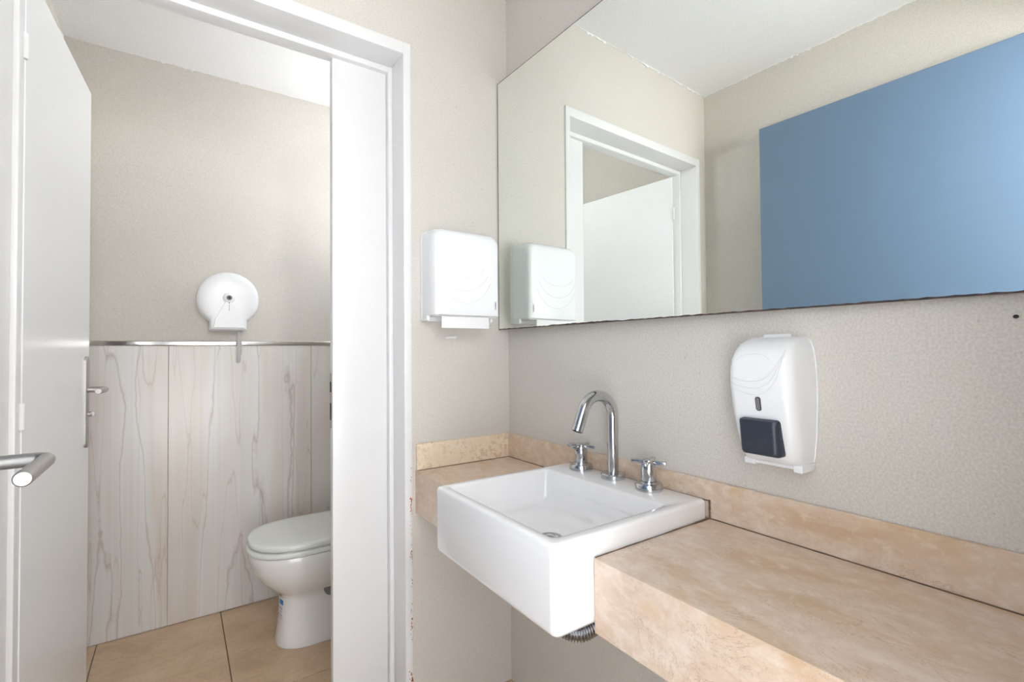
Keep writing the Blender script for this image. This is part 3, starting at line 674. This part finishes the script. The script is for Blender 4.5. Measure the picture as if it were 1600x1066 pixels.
bm = bmesh.new(); loft(bm, [[(RX-0.060, YC+0.003, 1.316), (RX+0.060, YC+0.003, 1.316), (RX+0.056, YC+0.003, 1.352), (RX+0.012, YC+0.003, 1.440), (RX-0.012, YC+0.003, 1.440), (RX-0.056, YC+0.003, 1.352)],
                            [(RX-0.058, YC-0.003, 1.318), (RX+0.058, YC-0.003, 1.318), (RX+0.054, YC-0.004, 1.352), (RX+0.010, YC-0.008, 1.440), (RX-0.010, YC-0.008, 1.440), (RX-0.054, YC-0.004, 1.352)]])
finish(bm, 'front_rib', 'plastic', cv, True, 25)
bm = bmesh.new(); lathe(bm, [(0.026, 0.003), (0.024, -0.006), (0.018, -0.010), (0.012, -0.0115)], (RX, YC, 1.4515), 32, 'y'); boss = finish(bm, 'lock_boss', 'plastic', cv)
bm = bmesh.new(); lathe(bm, [(0.0112, 0.002), (0.0112, -0.003), (0.009, -0.004)], (RX, YC-0.0108, 1.4515), 24, 'y'); finish(bm, 'lock', 'grey_window', boss)
bm = bmesh.new(); lathe(bm, [(0.0055, 0.001), (0.0055, -0.001)], (RX, YC-0.0148, 1.4515), 20, 'y'); finish(bm, 'keyhole', 'dark', boss)
bm = bmesh.new(); lathe(bm, [(0.0024, 0.003), (0.0024, -0.001)], (RX, YC-0.0072, 1.4285), 12, 'y'); add_box(bm, RX-0.0006, RX+0.0006, YC-0.0072, YC-0.002, 1.392, 1.424); finish(bm, 'indicator_mark', 'dark', cv, False)
bm = bmesh.new(); px = RX+0.047; rnd = random.Random(2); ys = YF-0.062
prof_p = [(1.330, 0.0095, 0), (1.290, 0.0092, 0.001), (1.250, 0.0095, 0.0), (1.215, 0.0098, 0.000), (1.196, 0.0098, -0.001), (1.190, 0.008, -0.003), (1.180, 0.0085, -0.003), (1.166, 0.0088, -0.004), (1.158, 0.007, -0.005), (1.153, 0.0025, -0.006)]
loft(bm, [[(px+o_-w, ys, z), (px+o_-w*0.3, ys-0.0035, z), (px+o_+w*0.4, ys+0.002, z), (px+o_+w, ys-0.002, z), (px+o_+w, ys-0.001, z), (px+o_+w*0.4, ys+0.003, z), (px+o_-w*0.3, ys-0.0025, z), (px+o_-w, ys+0.001, z)] for z, w, o_ in prof_p])
tag(finish(bm, 'toilet_paper', 'shaded_paper'), 'thin torn strip of toilet paper hanging below the round dispenser', 'toilet paper')

# ------------------------------------------------------------ toilet
TY = 0.825
toilet = empty('toilet', (-0.35, TY, 0), 'white toilet with a closed pale lid, standing in the cubicle', 'toilet')
def oval(tip, back, hw, z, n=40, e=2.5):
    """elongated outline: rounded nose at x=tip, straight sides to x=back"""
    pts = []; L0 = hw*1.18
    for i in range(n+1):
        a = math.pi/2 + math.pi*i/n; c, s = math.cos(a), math.sin(a)
        pts.append((tip+L0 + L0*math.copysign(abs(c)**(2/e), c), TY + hw*math.copysign(abs(s)**(2/e), s), z))
    pts += [(back-0.02, TY-hw*0.97, z), (back, TY-hw*0.85, z), (back, TY+hw*0.85, z), (back-0.02, TY+hw*0.97, z)]
    return pts
bm = bmesh.new()
loft(bm, [oval(-0.628, -0.10, 0.118, 0.0005), oval(-0.629, -0.10, 0.119, 0.006), oval(-0.622, -0.10, 0.112, 0.03), oval(-0.614, -0.10, 0.102, 0.10), oval(-0.610, -0.10, 0.097, 0.180), oval(-0.612, -0.09, 0.099, 0.200),
          oval(-0.624, -0.08, 0.110, 0.214), oval(-0.655, -0.06, 0.136, 0.240), oval(-0.692, -0.05, 0.163, 0.280), oval(-0.716, -0.04, 0.180, 0.325), oval(-0.727, -0.03, 0.187, 0.365), oval(-0.729, -0.03, 0.188, 0.385), oval(-0.725, -0.03, 0.185, 0.392)])
bowl = finish(bm, 'bowl', 'toilet_ceramic', toilet, True, 60)
bm = bmesh.new(); loft(bm, [oval(-0.716, -0.17, 0.179, 0.3915), oval(-0.717, -0.17, 0.180, 0.3965), oval(-0.734, -0.17, 0.190, 0.3975), oval(-0.736, -0.17, 0.192, 0.405), oval(-0.733, -0.17, 0.190, 0.414), oval(-0.722, -0.17, 0.182, 0.4165)])
finish(bm, 'seat_ring', 'seat', toilet, True, 60)
bm = bmesh.new(); loft(bm, [oval(-0.712, -0.17, 0.175, 0.4165), oval(-0.713, -0.17, 0.176, 0.4215), oval(-0.727, -0.17, 0.187, 0.4225), oval(-0.729, -0.17, 0.1885, 0.426), oval(-0.7285, -0.17, 0.188, 0.434), oval(-0.7275, -0.17, 0.1872, 0.4385), oval(-0.7245, -0.17, 0.185, 0.4420), oval(-0.718, -0.172, 0.179, 0.4440), oval(-0.690, -0.19, 0.158, 0.4455), oval(-0.60, -0.25, 0.10, 0.4465)])
finish(bm, 'lid', 'seat', toilet, True, 60)
bm = bmesh.new()
bm.free()
for s in (-1, 1):
    bm = bmesh.new(); tube(bm, [(-0.155, TY+s*0.075-0.02, 0.415), (-0.155, TY+s*0.075+0.02, 0.415)], 0.014, 16); finish(bm, 'lid_hinge', 'seat', toilet)
    bm = bmesh.new(); lathe(bm, [(0.006, 0), (0.006, 0.004)], (-0.60, TY+s*0.10, 0.4165), 12); finish(bm, 'bumper', 'plastic', toilet)
# recesses on the near side of bowl and foot
bm = bmesh.new(); lathe(bm, [(0.016, 0.010), (0.016, -0.002), (0.012, -0.004)], (-0.437, TY-0.178, 0.318), 24, 'y')
o = finish(bm, 'bolt_cover', 'cream_plastic', bowl)
bm = bmesh.new()
lp = [(-0.427 + 0.032*math.cos(a), 0.214+0.034*math.sin(a)) for a in [2*math.pi*i/24 for i in range(24)]]
loft(bm, [[(x, TY-0.090, z) for x, z in lp], [(x, TY-0.1135, z) for x, z in lp]]); finish(bm, 'side_hole', 'grey_window', bowl)
# product sticker on the front of the foot
def foot_pt(ang, z, out):       # on the nose of the foot
    hw = 0.0975 + (0.18-z)*0.04; tip = -0.610 - (0.18-z)*0.03; L0 = hw*1.18; e = 2.5; c, s = math.cos(ang), math.sin(ang)
    return (tip+L0 + (L0+out)*math.copysign(abs(c)**(2/e), c), TY + (hw+out)*math.copysign(abs(s)**(2/e), s), z)
def patch(bm, a0, a1, z0, z1, out):
    g = [[bm.verts.new(foot_pt(a0+(a1-a0)*i/6, z0+(z1-z0)*j/4, out)) for i in range(7)] for j in range(5)]
    for j in range(4):
        for i in range(6): bm.faces.new((g[j][i], g[j][i+1], g[j+1][i+1], g[j+1][i]))
A0 = math.radians(178); A1 = math.radians(206)
bm = bmesh.new(); patch(bm, A0, A1, 0.075, 0.185, 0.0012); st = finish(bm, 'sticker', 'sticker_white', toilet); st['label'] = 'small paper sticker with a blue square'
bm = bmesh.new(); patch(bm, A0+0.1, A1-0.05, 0.160, 0.180, 0.0018); finish(bm, 'blue_square', 'sticker_blue', st)
bm = bmesh.new()
for k in range(5): patch(bm, A0+0.1, A1-0.1-0.05*(k % 2), 0.142-0.013*k, 0.146-0.013*k, 0.0018)
finish(bm, 'printed_line', 'sticker_grey', st)

# ------------------------------------------------------------ small marks on the walls
bm = bmesh.new(); rnd = random.Random(21)
lp = [(-0.226+0.026*math.cos(a)*rnd.uniform(0.6, 1.1), 1.2455+0.0045*math.sin(a)*rnd.uniform(0.5, 1.2)) for a in [2*math.pi*i/16 for i in range(16)]]
loft(bm, [[(x, -0.0003, z) for x, z in lp], [(x, -0.0010, z) for x, z in lp]]); finish(bm, 'putty_patch', 'white_putty', wall_back, False)
bm = bmesh.new(); lathe(bm, [(0.0028, 0.001), (0.0028, -0.003), (0.0018, -0.0045)], (0, -1.2665, 1.2415), 12, 'x'); finish(bm, 'screw', 'dark', wall_right)
